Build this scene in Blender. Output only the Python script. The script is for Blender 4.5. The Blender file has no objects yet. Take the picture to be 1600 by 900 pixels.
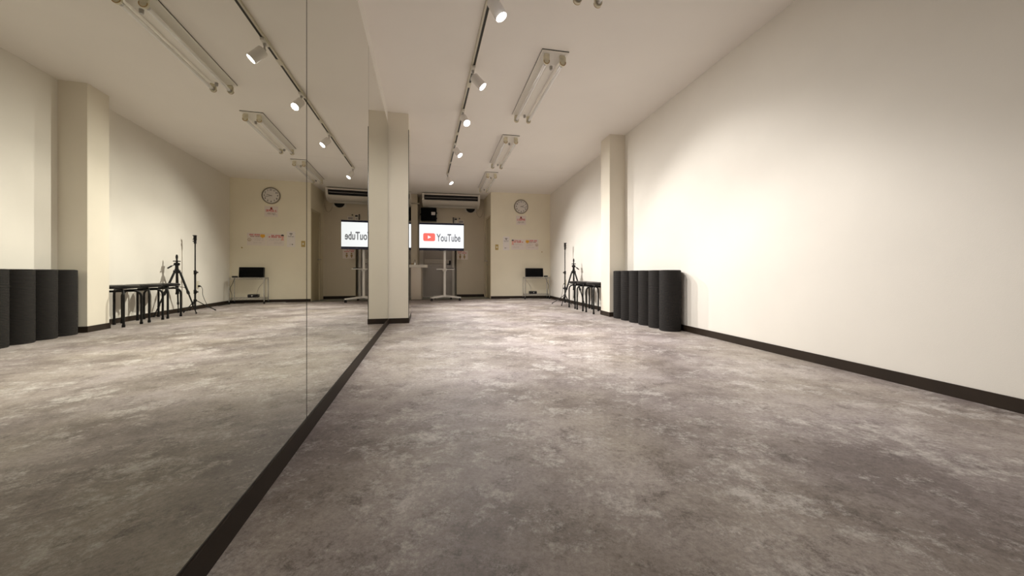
import bpy, bmesh, math, random
from mathutils import Vector, Matrix
random.seed(7)
scene = bpy.context.scene
COL = scene.collection
PI = math.pi

# ------------------------------------------------------------------ room numbers (metres)
ZC = 2.458            # ceiling height
XR = 2.341            # right wall plane
YB = 8.35             # back wall plane
MX, MY = -0.412, -0.0652   # mirror wall: X = MX + MY*Y
PHI = math.atan(-MY)  # its heading
YN = -6.0             # wall behind the camera
YREC = 9.2            # back of the entrance recess
LEFT = Matrix.Translation((MX, 0, 0)) @ Matrix.Rotation(PHI, 4, 'Z')   # x = out of the mirror wall, y = along it

# ------------------------------------------------------------------ materials
def new_mat(name):
    m = bpy.data.materials.new(name); m.use_nodes = True
    nt = m.node_tree
    return m, nt, nt.nodes['Principled BSDF']

def mat(name, col, rough=.5, metal=0., spec=.5, noise=0., nscale=20., bump=0., bscale=200., emit=None, estr=0.):
    m, nt, b = new_mat(name)
    b.inputs['Base Color'].default_value = (*col, 1)
    b.inputs['Roughness'].default_value = rough
    b.inputs['Metallic'].default_value = metal
    b.inputs['Specular IOR Level'].default_value = spec
    tc = nt.nodes.new('ShaderNodeTexCoord')
    if noise > 0:
        n = nt.nodes.new('ShaderNodeTexNoise'); n.inputs['Scale'].default_value = nscale; n.inputs['Detail'].default_value = 5
        nt.links.new(tc.outputs['Object'], n.inputs['Vector'])
        r = nt.nodes.new('ShaderNodeValToRGB')
        r.color_ramp.elements[0].position = .3; r.color_ramp.elements[1].position = .7
        r.color_ramp.elements[0].color = (*[c * (1 - noise) for c in col], 1)
        r.color_ramp.elements[1].color = (*[min(1, c * (1 + noise)) for c in col], 1)
        nt.links.new(n.outputs['Fac'], r.inputs['Fac']); nt.links.new(r.outputs['Color'], b.inputs['Base Color'])
    if bump > 0:
        n2 = nt.nodes.new('ShaderNodeTexNoise'); n2.inputs['Scale'].default_value = bscale; n2.inputs['Detail'].default_value = 3
        nt.links.new(tc.outputs['Object'], n2.inputs['Vector'])
        bp = nt.nodes.new('ShaderNodeBump'); bp.inputs['Strength'].default_value = bump; bp.inputs['Distance'].default_value = .002
        nt.links.new(n2.outputs['Fac'], bp.inputs['Height']); nt.links.new(bp.outputs['Normal'], b.inputs['Normal'])
    if emit:
        b.inputs['Emission Color'].default_value = (*emit, 1); b.inputs['Emission Strength'].default_value = estr
    return m

def floor_mat():
    m, nt, b = new_mat('mottled_vinyl_floor')
    N, L = nt.nodes.new, nt.links.new
    tc = N('ShaderNodeTexCoord')
    mp = N('ShaderNodeMapping'); L(tc.outputs['Object'], mp.inputs['Vector'])
    mp.inputs['Scale'].default_value = (1.0, 1.0, 1); mp.inputs['Rotation'].default_value = (0, 0, .35)
    def noise(s, d, r, dist=0., src=mp):
        n = N('ShaderNodeTexNoise'); n.inputs['Scale'].default_value = s; n.inputs['Detail'].default_value = d
        n.inputs['Roughness'].default_value = r; n.inputs['Distortion'].default_value = dist
        L(src.outputs[0], n.inputs['Vector']); return n
    def ramp(n, stops):
        r = N('ShaderNodeValToRGB'); e = r.color_ramp.elements
        while len(e) < len(stops): e.new(.5)
        for k, (p, c) in zip(e, stops): k.position = p; k.color = (*c, 1)
        L(n.outputs['Fac'], r.inputs['Fac']); return r
    def mix(kind, fac, a, bb):
        x = N('ShaderNodeMix'); x.data_type = 'RGBA'; x.blend_type = kind
        if isinstance(fac, float): x.inputs[0].default_value = fac
        else: L(fac, x.inputs[0])
        L(a, x.inputs[6])
        if isinstance(bb, tuple): x.inputs[7].default_value = (*bb, 1)
        else: L(bb, x.inputs[7])
        return x.outputs[2]
    base = ramp(noise(1.3, 12, .68), [(.40, FL0), (.50, FL1), (.60, FL2)])
    hue = ramp(noise(1.1, 4, .55), [(.38, (1.0, .965, 1.02)), (.62, (1.03, 1.0, .94))])
    c = mix('MULTIPLY', 1.0, base.outputs[0], hue.outputs[0])
    patch = ramp(noise(3.0, 15, .88), [(.515, (0, 0, 0)), (.585, (.8, .8, .8))])
    c = mix('MIX', patch.outputs[0], c, FL3)
    dark = ramp(noise(6.5, 15, .92), [(.40, (.34, .31, .30)), (.485, (1, 1, 1))])
    c = mix('MULTIPLY', .85, c, dark.outputs[0])
    fleck = ramp(noise(8, 15, .92), [(.55, (0, 0, 0)), (.61, (.75, .75, .75))])
    c = mix('MIX', fleck.outputs[0], c, (.62, .59, .57))
    grain = ramp(noise(70, 8, .85), [(.34, (.66, .65, .65)), (.5, (1, 1, 1)), (.66, (1.25, 1.25, 1.25))])
    c = mix('MULTIPLY', 1.0, c, grain.outputs[0])
    L(c, b.inputs['Base Color'])
    b.inputs['Roughness'].default_value = .55; b.inputs['Specular IOR Level'].default_value = .28
    bp = N('ShaderNodeBump'); bp.inputs['Strength'].default_value = .15; bp.inputs['Distance'].default_value = .002
    n = noise(60, 5, .7); L(n.outputs['Fac'], bp.inputs['Height']); L(bp.outputs['Normal'], b.inputs['Normal'])
    return m

FL0, FL1, FL2, FL3 = (.195, .169, .157), (.305, .275, .256), (.400, .369, .349), (.57, .54, .52)
M = {}
M['floor'] = floor_mat()
M['wall'] = mat('cream_wallpaper', (.81, .78, .725), .75, spec=.25, noise=.015, nscale=3, bump=.12, bscale=260)
M['wall_back'] = mat('yellowed_cream_wallpaper', (.84, .785, .64), .75, spec=.25, noise=.03, nscale=2, bump=.12, bscale=260)
M['column'] = mat('pale_column_wallpaper', (.80, .75, .65), .75, spec=.25, noise=.015, nscale=3, bump=.1, bscale=260)
M['ceiling'] = mat('ceiling_paper', (.88, .845, .80), .8, spec=.2, noise=.012, nscale=2, bump=.1, bscale=240)
M['base'] = mat('dark_brown_vinyl_baseboard', (.024, .015, .009), .6, spec=.3, noise=.15, nscale=6)
M['mirror'] = mat('silvered_mirror_glass', (.72, .72, .645), 0.0, metal=1.0)
M['mirror_edge'] = mat('mirror_glass_edge', (.02, .024, .02), .25)
M['recess_wall'] = mat('beige_painted_panel', (.62, .55, .43), .55, noise=.03, nscale=2)
M['tile'] = mat('grey_entrance_tile', (.30, .31, .28), .5, noise=.1, nscale=9)
M['strip'] = mat('dark_threshold_strip', (.03, .025, .02), .4)
M['door_beige'] = mat('olive_beige_door_paint', (.60, .53, .37), .45, noise=.02, nscale=3)
M['door_grey'] = mat('grey_steel_door_paint', (.37, .34, .31), .45, noise=.03, nscale=4)
M['frame_grey'] = mat('pale_grey_frame_paint', (.52, .49, .44), .45)
M['white'] = mat('white_enamel', (.80, .78, .74), .35)
M['white_pl'] = mat('off_white_plastic', (.74, .71, .65), .45)
M['lamp_white'] = mat('white_lamp_enamel', (.80, .77, .71), .4)
M['aged'] = mat('yellowed_plastic', (.68, .63, .48), .45, noise=.12, nscale=30)
M['tube'] = mat('unlit_milky_glass_tube', (.85, .84, .82), .08, spec=.8)
M['rail'] = mat('pale_grey_rail', (.62, .58, .47), .4)
M['slot'] = mat('dark_slot_and_gap_shadow', (.02, .018, .012), .5)  # rail slot, also the dark plate drawn as shadow above the lamps
M['spot'] = mat('white_spotlight_paint', (.82, .79, .77), .4)
M['lens'] = mat('lit_spotlight_lens', (1, 1, 1), .3, emit=(1, .96, .88), estr=14)
M['lens'].cycles.emission_sampling = 'NONE'
M['black'] = mat('black_plastic', (.007, .007, .0075), .42, spec=.3)
M['black_soft'] = mat('black_powder_coat', (.009, .0085, .008), .5, spec=.3)
M['black_gloss'] = mat('glossy_black_plastic', (.008, .008, .009), .18)
M['vinyl'] = mat('black_seat_vinyl', (.012, .011, .011), .36, spec=.35, bump=.2, bscale=120)
M['chrome'] = mat('chromed_wire', (.62, .62, .62), .22, metal=1.0)
M['brass'] = mat('aged_brass_plate', (.45, .33, .12), .35, metal=.6)
M['steel'] = mat('brushed_steel', (.45, .44, .42), .35, metal=1.0)
M['paper'] = mat('white_paper', (.82, .77, .74), .8)
M['pinkpaper'] = mat('pale_pink_paper', (.79, .71, .66), .8)
M['red'] = mat('red_print', (.62, .09, .09), .7)
M['dkred'] = mat('dark_red_print', (.25, .03, .02), .7)
M['ink'] = mat('dark_print', (.06, .055, .05), .7)
M['greyink'] = mat('grey_print', (.36, .33, .31), .7)
M['orange'] = mat('orange_print', (.80, .42, .05), .7)
M['skin'] = mat('pink_print', (.80, .42, .34), .7)
M['brownink'] = mat('brown_print', (.40, .27, .12), .7)
M['silver'] = mat('silver_clock_rim', (.30, .27, .22), .35, metal=.5)
M['dial'] = mat('clock_dial', (.74, .70, .66), .5)
M['screen'] = mat('lit_white_screen', (.02, .02, .02), .3, emit=(.90, .92, .96), estr=.92)
M['screen_red'] = mat('lit_red_screen', (.02, .02, .02), .3, emit=(.93, .13, .10), estr=.85)
M['screen_grey'] = mat('lit_grey_screen', (.02, .02, .02), .3, emit=(.075, .075, .085), estr=1.0)
M['bezel'] = mat('dark_blue_black_bezel', (.012, .016, .045), .25)
M['cable_white'] = mat('white_cable', (.62, .60, .56), .5)
M['cable_beige'] = mat('beige_cable', (.40, .35, .27), .5)
M['grille'] = mat('black_speaker_cloth', (.004, .004, .0045), .8, spec=.1, bump=.5, bscale=500)
M['ac'] = mat('ivory_air_conditioner', (.66, .62, .55), .4)
M['ceramic'] = mat('white_basin', (.72, .68, .60), .25)
M['cabinet'] = mat('cream_cabinet', (.62, .55, .46), .4)

def mats_mat():
    m, nt, b = new_mat('ribbed_charcoal_foam')
    N, L = nt.nodes.new, nt.links.new
    tc = N('ShaderNodeTexCoord')
    w = N('ShaderNodeTexWave'); w.wave_type = 'BANDS'; w.bands_direction = 'Z'
    w.inputs['Scale'].default_value = 26; w.inputs['Distortion'].default_value = .15
    L(tc.outputs['Object'], w.inputs['Vector'])
    r = N('ShaderNodeValToRGB'); e = r.color_ramp.elements
    e[0].position = .1; e[0].color = (.006, .0057, .0055, 1); e[1].position = .6; e[1].color = (.030, .027, .0255, 1)
    L(w.outputs['Fac'], r.inputs['Fac']); L(r.outputs['Color'], b.inputs['Base Color'])
    bp = N('ShaderNodeBump'); bp.inputs['Strength'].default_value = .6; bp.inputs['Distance'].default_value = .003
    L(w.outputs['Fac'], bp.inputs['Height']); L(bp.outputs['Normal'], b.inputs['Normal'])
    b.inputs['Roughness'].default_value = .7; b.inputs['Specular IOR Level'].default_value = .15
    return m
M['mat'] = mats_mat()

# ------------------------------------------------------------------ mesh builder
class MB:
    def __init__(s): s.bm = bmesh.new(); s.X = Matrix.Identity(4)
    def _t(s, vs):
        for v in vs: v.co = s.X @ v.co
    def box(s, a, b, bev=0., seg=2, mtx=None):
        t = bmesh.new()
        bmesh.ops.create_cube(t, size=1)
        for v in t.verts: v.co = Vector([(a[i] + b[i]) / 2 + v.co[i] * (b[i] - a[i]) for i in range(3)])
        if bev > 0: bmesh.ops.bevel(t, geom=t.edges[:] + t.verts[:], offset=bev, segments=seg, affect='EDGES', profile=.5)
        s.merge(t, mtx); return s
    def merge(s, t, mtx=None):
        mtx = mtx or Matrix.Identity(4)
        vm = {}
        for v in t.verts: vm[v] = s.bm.verts.new(s.X @ (mtx @ v.co))
        for f in t.faces:
            try: s.bm.faces.new([vm[v] for v in f.verts])
            except ValueError: pass
        t.free()
    def raw(s, verts, faces, mtx=None):
        mtx = mtx or Matrix.Identity(4)
        vs = [s.bm.verts.new(s.X @ (mtx @ Vector(v))) for v in verts]
        for f in faces:
            try: s.bm.faces.new([vs[i] for i in f])
            except ValueError: pass
        return s
    def cyl(s, p, q, r, r2=None, n=20, cap=True):
        return s.tube([p, q], [r, r if r2 is None else r2], n, cap)
    def tube(s, pts, r, n=10, cap=True):
        pts = [Vector(p) for p in pts]
        rs = r if isinstance(r, (list, tuple)) else [r] * len(pts)
        rings = []; prev = None
        for i, p in enumerate(pts):
            a = pts[max(0, i - 1)]; b = pts[min(len(pts) - 1, i + 1)]
            d = (b - a).normalized()
            if prev is None:
                u = d.orthogonal().normalized()
            else:
                u = (prev - d * prev.dot(d))
                u = u.normalized() if u.length > 1e-6 else d.orthogonal().normalized()
            prev = u; w = d.cross(u)
            rings.append([s.bm.verts.new(s.X @ (p + (u * math.cos(2 * PI * k / n) + w * math.sin(2 * PI * k / n)) * rs[i])) for k in range(n)])
        for A, B in zip(rings, rings[1:]):
            for k in range(n): s.bm.faces.new((A[k], A[(k + 1) % n], B[(k + 1) % n], B[k]))
        if cap:
            s.bm.faces.new(rings[0][::-1]); s.bm.faces.new(rings[-1])
        return s
    def lathe(s, prof, n=40, mtx=None):
        mtx = mtx or Matrix.Identity(4)
        rings = []
        for (r, z) in prof:
            if r < 1e-6: rings.append([s.bm.verts.new(s.X @ (mtx @ Vector((0, 0, z))))])
            else: rings.append([s.bm.verts.new(s.X @ (mtx @ Vector((r * math.cos(2 * PI * k / n), r * math.sin(2 * PI * k / n), z)))) for k in range(n)])
        for A, B in zip(rings, rings[1:]):
            for k in range(n):
                k2 = (k + 1) % n
                if len(A) == 1 and len(B) == 1: continue
                if len(A) == 1: s.bm.faces.new((A[0], B[k], B[k2]))
                elif len(B) == 1: s.bm.faces.new((A[k], B[0], A[k2]))
                else: s.bm.faces.new((A[k], B[k], B[k2], A[k2]))
        return s
    def prism(s, poly, a, b, mtx=None):
        # polygon in local XY extruded from z=a to z=b
        n = len(poly)
        vs = [(x, y, a) for x, y in poly] + [(x, y, b) for x, y in poly]
        fs = [tuple(range(n))[::-1], tuple(range(n, 2 * n))] + [(i, (i + 1) % n, n + (i + 1) % n, n + i) for i in range(n)]
        return s.raw(vs, fs, mtx)
    def build(s, name, m, parent=None, loc=None, rot=None, ang=35):
        bmesh.ops.recalc_face_normals(s.bm, faces=s.bm.faces[:])
        me = bpy.data.meshes.new(name); s.bm.to_mesh(me); s.bm.free()
        me.materials.append(m)
        if ang:
            for p in me.polygons: p.use_smooth = True
            me.set_sharp_from_angle(angle=math.radians(ang))
        o = bpy.data.objects.new(name, me); COL.objects.link(o)
        if parent: o.parent = parent
        if loc: o.location = loc
        if rot: o.rotation_euler = rot
        return o

def tag(o, label, cat, group=None):
    o['label'] = label; o['category'] = cat
    if group: o['group'] = group
    return o
def thing(name, label, cat, loc=(0, 0, 0), rz=0., group=None):
    o = bpy.data.objects.new(name, None); COL.objects.link(o)
    o.empty_display_size = .05
    o.location = loc; o.rotation_euler = (0, 0, rz)
    return tag(o, label, cat, group)
def struct(o):
    o['kind'] = 'structure'; return o
def dup(root, loc=None, rz=None, label=None):
    r = root.copy(); COL.objects.link(r)
    if loc: r.location = loc
    if rz is not None: r.rotation_euler = (0, 0, rz)
    if label: r['label'] = label
    for ch in list(root.children):
        c = ch.copy(); COL.objects.link(c); c.parent = r
        for g in list(ch.children):
            d = g.copy(); COL.objects.link(d); d.parent = c
    return r
def arc(cx, cy, r, a0, a1, n):
    return [(cx + r * math.cos(a0 + (a1 - a0) * k / n), cy + r * math.sin(a0 + (a1 - a0) * k / n)) for k in range(n + 1)]
def rrect(w, h, r, n=6):
    p = []
    for (sx, sy, a) in ((1, 1, 0), (-1, 1, PI / 2), (-1, -1, PI), (1, -1, 1.5 * PI)):
        p += arc(sx * (w / 2 - r), sy * (h / 2 - r), r, a, a + PI / 2, n)
    return p
def smooth_path(pts, n=8):
    P = [Vector(p) for p in pts]; out = []
    for i in range(len(P) - 1):
        p0 = P[max(0, i - 1)]; p1 = P[i]; p2 = P[i + 1]; p3 = P[min(len(P) - 1, i + 2)]
        for k in range(n):
            t = k / n
            out.append(.5 * ((2 * p1) + (-p0 + p2) * t + (2 * p0 - 5 * p1 + 4 * p2 - p3) * t * t + (-p0 + 3 * p1 - 3 * p2 + p3) * t ** 3))
    out.append(P[-1]); return out
def text_bm(body, size, sx=1., bold=0.):
    cu = bpy.data.curves.new('t', 'FONT'); cu.body = body; cu.size = size; cu.align_x = 'CENTER'; cu.align_y = 'CENTER'
    cu.extrude = .0006; cu.offset = bold; cu.resolution_u = 4
    o = bpy.data.objects.new('t', cu); COL.objects.link(o)
    bpy.context.view_layer.update()
    me = bpy.data.meshes.new_from_object(o.evaluated_get(bpy.context.evaluated_depsgraph_get()))
    bm = bmesh.new(); bm.from_mesh(me)
    for v in bm.verts: v.co.x *= sx
    bpy.data.objects.remove(o); bpy.data.curves.remove(cu); bpy.data.meshes.remove(me)
    return bm
# local XY drawing plane -> upright plane that faces -Y (towards the camera)
UP = Matrix.Rotation(PI / 2, 4, 'X')
def wall_at(x, y, z): return Matrix.Translation((x, y, z)) @ UP

# ------------------------------------------------------------------ SETTING
def poly_slab(name, pts, z0, z1, m):
    mb = MB(); mb.prism(pts, z0, z1); return struct(mb.build(name, m, ang=0))
def mxl(y, off=0.): return MX + MY * y + off
struct(poly_slab('floor', [(mxl(YN) - .1, YN - .1), (XR + .12, YN - .1), (XR + .12, YB + .1), (mxl(YB) - .1, YB + .0), ], -.1, 0, M['floor']))
poly_slab('floor_entrance', [(mxl(YB) - .1, YB + .0005), (.95, YB + .0005), (.95, 9.7), (mxl(9.7) - .1, 9.7)], -.1, -.004, M['tile'])
poly_slab('ceiling', [(mxl(YN) - .15, YN - .1), (XR + .12, YN - .1), (XR + .12, 9.75), (mxl(9.7) - .15, 9.75)], ZC, ZC + .1, M['ceiling'])
mb = MB(); mb.box((XR, YN - .1, 0), (XR + .1, YB + .1, ZC)); struct(mb.build('wall_right', M['wall'], ang=0))
mb = MB(); mb.box((-.5, YN - .1, 0), (XR, YN, ZC)); struct(mb.build('wall_near', M['wall'], ang=0))
mb = MB(); mb.X = LEFT; mb.box((-.11, YN - .1, 0), (-.012, 9.72, ZC)); struct(mb.build('wall_left', M['wall'], ang=0))
mb = MB(); mb.box((.93, YB, 0), (XR, YB + .1, ZC)); struct(mb.build('wall_back', M['wall_back'], ang=0))
# side wall of the recess, with the opening of door_1 in it
S0, S1 = Vector((.93, YB + .1)), Vector((.85, YREC))
def side_pt(t, off=0.): 
    d = (S1 - Vector((.93, YB))).normalized(); p = Vector((.93, YB)) + d * t
    return p + Vector((d.y, -d.x)) * off
mb = MB()
for (a, b, z0, z1) in ((.0, .03, 0, ZC), (.03, .58, 1.90, ZC), (.58, .86, 0, ZC)):
    if a == 0: a = .101
    if b < a: continue
    mb.prism([tuple(side_pt(a)), tuple(side_pt(b)), tuple(side_pt(b, .08)), tuple(side_pt(a, .08))], z0, z1)
struct(mb.build('wall_recess_side', M['wall_back'], ang=0))
# back of the recess: right part full height, lintel above the steel door, left stub
mb = MB(); mb.box((.165, YREC, 0), (.93, YREC + .1, ZC)); mb.box((-.74, YREC, 1.79), (.165, YREC + .1, ZC))
struct(mb.build('wall_recess_back', M['recess_wall'], ang=0))
mb = MB(); mb.box((-.99, 8.86, 0), (-.757, 9.62, ZC)); struct(mb.build('wall_recess_left', M['recess_wall'], ang=0))
mb = MB(); mb.box((-.757, 9.55, 0), (.3, 9.65, ZC)); struct(mb.build('wall_recess_far', M['recess_wall'], ang=0))
# pillar on the right wall
PX0, PY0, PY1 = 2.119, 4.611, 4.894
mb = MB(); mb.box((PX0, PY0, 0), (XR, PY1, ZC)); struct(mb.build('wall_pillar_right', M['column'], ang=0))
# column at the end of the mirrors
CY0, CY1, CW = 4.419, 5.06, .2185
mb = MB(); mb.X = LEFT; mb.box((-.012, CY0, 0), (CW, CY1, ZC)); struct(mb.build('wall_column_left', M['column'], ang=0))
# baseboards
H = .06
mb = MB(); mb.box((XR - .009, YN, 0), (XR, PY0 - .009, H)); mb.box((PX0 - .009, PY0 - .009, 0), (XR - .0, PY0, H)); mb.box((PX0 - .009, PY0, 0), (PX0, PY1, H))
mb.box((PX0 - .009, PY1, 0), (XR, PY1 + .009, H)); mb.box((XR - .009, PY1 + .009, 0), (XR, YB, H))
struct(mb.build('baseboard_right', M['base'], ang=0))
mb = MB(); mb.box((.93, YB - .009, 0), (XR - .009, YB, H)); struct(mb.build('baseboard_back', M['base'], ang=0))
mb = MB(); mb.box((.165, YREC - .009, -.004), (.85, YREC, H)); struct(mb.build('baseboard_recess', M['base'], ang=0))
mb = MB(); mb.X = LEFT; mb.box((-.012, YN, 0), (.003, CY0 - .009, H)); struct(mb.build('baseboard_left', M['base'], ang=0))
mb = MB(); mb.X = LEFT; mb.box((.0035, CY0 - .009, 0), (CW + .009, CY0, H)); mb.box((CW, CY0, 0), (CW + .009, CY1, H)); struct(mb.build('baseboard_column', M['base'], ang=0))
mb = MB(); mb.box((mxl(YB) + .0, YB - .018, 0), (.93, YB + .022, .006)); struct(mb.build('trim_1', M['strip'], ang=0))
mb = MB(); mb.box((mxl(6.45), 6.447, ZC - .0012), (XR, 6.453, ZC)); struct(mb.build('trim_3', M['lamp_white'], ang=0))
# dark metal strip on the column lintel end in the recess
mb = MB(); mb.box((-.99, 8.83, 2.22), (-.70, 8.859, 2.245), .003); o = struct(mb.build('trim_2', M['cable_beige']))

# door_1: narrow beige door in the side of the recess
dd = math.atan2(side_pt(1)[1] - side_pt(0)[1], side_pt(1)[0] - side_pt(0)[0]) - PI / 2
door1 = bpy.data.objects.new('door_1', None); COL.objects.link(door1); struct(door1)
p = side_pt(0); door1.location = (p.x, p.y, 0); door1.rotation_euler = (0, 0, dd)
mb = MB(); mb.box((.012, .045, .006), (.047, .565, 1.885), .002); mb.build('door_leaf', M['door_beige'], door1)
mb = MB(); mb.box((-.008, .03, -.004), (.08, .045, 1.90)); mb.box((-.008, .565, -.004), (.08, .58, 1.90)); mb.box((-.008, .03, 1.885), (.08, .58, 1.90))
mb.box((-.010, .0, 0), (-.001, .03, 1.93)); mb.box((-.010, .58, 0), (-.001, .61, 1.93)); mb.box((-.010, .0, 1.90), (-.001, .61, 1.93))
mb.build('door_frame', M['door_beige'], door1)
mb = MB(); mb.cyl((.012, .51, .89), (.004, .51, .89), .024); mb.tube(smooth_path([(.006, .51, .89), (-.045, .51, .89), (-.055, .49, .89), (-.055, .40, .89)], 5), .009)
mb.build('door_handle', M['steel'], door1)
mb = MB(); mb.cyl((.012, .51, .80), (.006, .51, .80), .016); mb.build('keyhole', M['steel'], door1)
for z in (.22, 1.62):
    mb = MB(); mb.cyl((.005, .05, z - .05), (.005, .05, z + .05), .007, n=12); mb.build('hinge', M['steel'], door1)

# door_2: grey steel door behind the television
door2 = bpy.data.objects.new('door_2', None); COL.objects.link(door2); struct(door2); door2.location = (0, 9.30, 0)
mb = MB(); mb.box((-.655, .0, .012), (.055, .04, 1.74), .002)
mb.build('door_leaf', M['door_grey'], door2)
for (z0, z1, nm) in ((.10, .79, 'panel'), (.965, 1.66, 'panel')):
    mb = MB()
    for (a, b) in (((-.60, z0), (.0, z0 + .018)), ((-.60, z1 - .018), (.0, z1)), ((-.60, z0), (-.582, z1)), ((-.018, z0), (.0, z1))):
        mb.box((a[0], -.006, a[1]), (b[0], .0005, b[1]), .002)
    mb.build(nm, M['door_grey'], door2)
mb = MB(); mb.box((-.62, -.010, .835), (.02, .0005, .935), .003); mb.build('push_band', M['frame_grey'], door2)
mb = MB()
for k in range(9): mb.box((-.42 + k * .028, -.0115, .878 + (k % 3) * .004), (-.42 + k * .028 + .016, -.0098, .895), 0)
mb.build('faded_lettering', M['door_grey'], door2)
mb = MB(); mb.box((-.022, -.018, .80), (.022, .0, .91), .006); mb.cyl((0, -.018, .875), (0, -.04, .875), .022); mb.tube([(0, -.03, .82), (0, -.055, .82), (-.07, -.055, .815)], .009)
mb.build('door_handle', M['black'], door2)
mb = MB(); mb.box((-.745, -.05, -.004), (-.655, .05, 1.79)); mb.box((.055, -.05, -.004), (.112, .05, 1.79)); mb.box((-.655, -.05, 1.74), (.055, .05, 1.79)); mb.box((-.655, -.02, -.004), (.055, .05, .012))
mb.build('door_frame', M['frame_grey'], door2)

# ------------------------------------------------------------------ MIRRORS
mpan = [(-1.51, -.054), (-.051, 1.411), (1.414, 2.878), (2.881, CY0 - .012)]
mlab = ['tall frameless mirror panel on left wall nearest the camera, left of the dark seam',
        'tall frameless wall mirror panel between the two seams, middle of the mirror wall',
        'narrow looking far end mirror panel touching the cream column']
for (a, b), lab in zip(mpan[1:], mlab):
    r = thing('wall_mirror', lab, 'mirror', LEFT @ Vector((0, a, 0)), PI * 0 + PHI, 'mirror panels along the left wall')
    mb = MB(); mb.box((-.0028, 0.0022, .062), (-.0018, b - a - .0022, 2.2915)); mb.build('mirror_glass', M['mirror'], r, ang=0)
    mb = MB(); mb.box((-.0119, 0, .0605), (-.0029, b - a, 2.293)); mb.build('backing', M['mirror_edge'], r, ang=0)
r = thing('column_mirror', 'narrow upright mirror strip on the room side of the cream column', 'mirror', LEFT @ Vector((CW, CY0, 0)), PHI)
mb = MB(); mb.box((.0062, .004, .064), (.0075, CY1 - CY0 - .01, 2.27)); mb.build('mirror_glass', M['mirror'], r, ang=0)
mb = MB(); mb.box((.0005, .002, .062), (.0060, CY1 - CY0 - .008, 2.272)); mb.build('backing', M['mirror_edge'], r, ang=0)

# ------------------------------------------------------------------ FLUORESCENT FIXTURES
def make_fluo(label, loc, rz):
    r = thing('fluorescent_lamp', label, 'ceiling light', loc, rz, 'twin tube fluorescent lamps on the ceiling')
    L, W = 1.27, .117
    mb = MB()   # base lip + tapering body, hangs below z=0
    mb.box((-W, 0, -.012), (W, L, -.0065))
    prof = [(W - .006, -.010, 0.012), (.040, -.062, .11)]
    (x0, z0, e0), (x1, z1, e1) = prof
    v = [(-x0, e0, z0), (x0, e0, z0), (x0, L - e0, z0), (-x0, L - e0, z0), (-x1, e1, z1), (x1, e1, z1), (x1, L - e1, z1), (-x1, L - e1, z1)]
    mb.raw(v, [(0, 1, 2, 3), (4, 5, 6, 7), (0, 1, 5, 4), (1, 2, 6, 5), (2, 3, 7, 6), (3, 0, 4, 7)])
    mb.build('housing', M['lamp_white'], r, ang=20)
    mb = MB(); mb.box((-W - .001, -.001, -.0063), (W + .001, L + .001, -.0003)); mb.build('gap_shadow_plate', M['slot'], r, ang=0)  # dark plate drawn as the shadow line between ceiling and housing
    for sx in (-1, 1):
        x = sx * .072; z = -.083
        mb = MB(); mb.cyl((x, .055, z), (x, L - .055, z), .0155, n=20, cap=False); t = mb.build('tube', M['tube'], r)
        for a, b in ((.043, .072), (L - .072, L - .043)):
            mb = MB(); mb.cyl((x, a, z), (x, b, z), .0162, n=20); mb.build('end_cap', M['steel'], t)
        for y, s in ((.035, 1), (L - .035, -1)):
            mb = MB()
            outline = arc(0, 0, .026, PI, 2 * PI, 10) + [(.026, .045), (.012, .062), (-.026, .062)]
            if sx < 0: outline = [(-a, b) for a, b in outline][::-1]
            mb.prism(outline, -.009, .009, Matrix.Translation((x, y, z)) @ Matrix.Rotation(PI / 2, 4, 'X'))
            sk = mb.build('socket', M['aged'], r)
            mb = MB()
            yo = y - s * .0105
            mb.tube([(x + .024 * math.cos(a), yo, z + .024 * math.sin(a)) for a in [PI * .95 + PI * 1.15 * k / 14 for k in range(15)]], .0035, n=6)
            mb.build('retaining_clip', M['brownink'], sk)
    for y in (.135, L - .135):
        mb = MB(); mb.cyl((0, y, -.062), (0, y, -.088), .0135); mb.cyl((0, y, -.088), (0, y, -.092), .011); mb.build('starter', M['steel'], r)
    return r
FX = lambda y: .877 - .0303 * (y - 2.96)
fl = [(1.05, 'unlit twin tube ceiling lamp nearest the camera, cut off by the top edge'),
      (2.955, 'large unlit twin tube ceiling lamp, wholly in view and nearest to the right wall pillar'),
      (4.865, 'unlit twin tube ceiling lamp in the middle of the row, third from the camera'),
      (6.69, 'smallest looking unlit twin tube ceiling lamp, nearest the wall clock')]
f0 = None
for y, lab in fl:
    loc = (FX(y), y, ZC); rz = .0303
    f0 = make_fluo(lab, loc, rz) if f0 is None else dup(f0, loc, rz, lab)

# ------------------------------------------------------------------ TRACK AND SPOTLIGHTS
RX = lambda y: .262 - .0683 * (y - 2.464)
r = thing('lighting_track', 'long pale ceiling rail with a dark slot carrying the spotlights', 'lighting track', (RX(0), 0, ZC), math.atan(.0683))
y0, y1 = -.9, 6.93
mb = MB(); mb.box((-.018, y0, -.020), (.018, y1, -.0005), .002); mb.build('rail', M['rail'], r)
joints = [.75, 2.0, 3.62, 4.9, 6.2]
ys = [y0] + joints + [y1 - .05]
for a, b in zip(ys, ys[1:]):
    mb = MB(); mb.box((-.003, a + .05, -.0212), (.0145, b - .05, -.0195)); mb.build('slot', M['slot'], r, ang=0)
for j in joints[1:-1]:
    mb = MB(); mb.box((-.019, j - .045, -.0225), (.019, j + .045, -.0203), .001); mb.build('joint_cover', M['rail'], r)
mb = MB(); mb.box((-.020, y1, -.024), (.020, y1 + .03, -.0005), .003); mb.build('end_cap', M['white_pl'], r)

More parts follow.
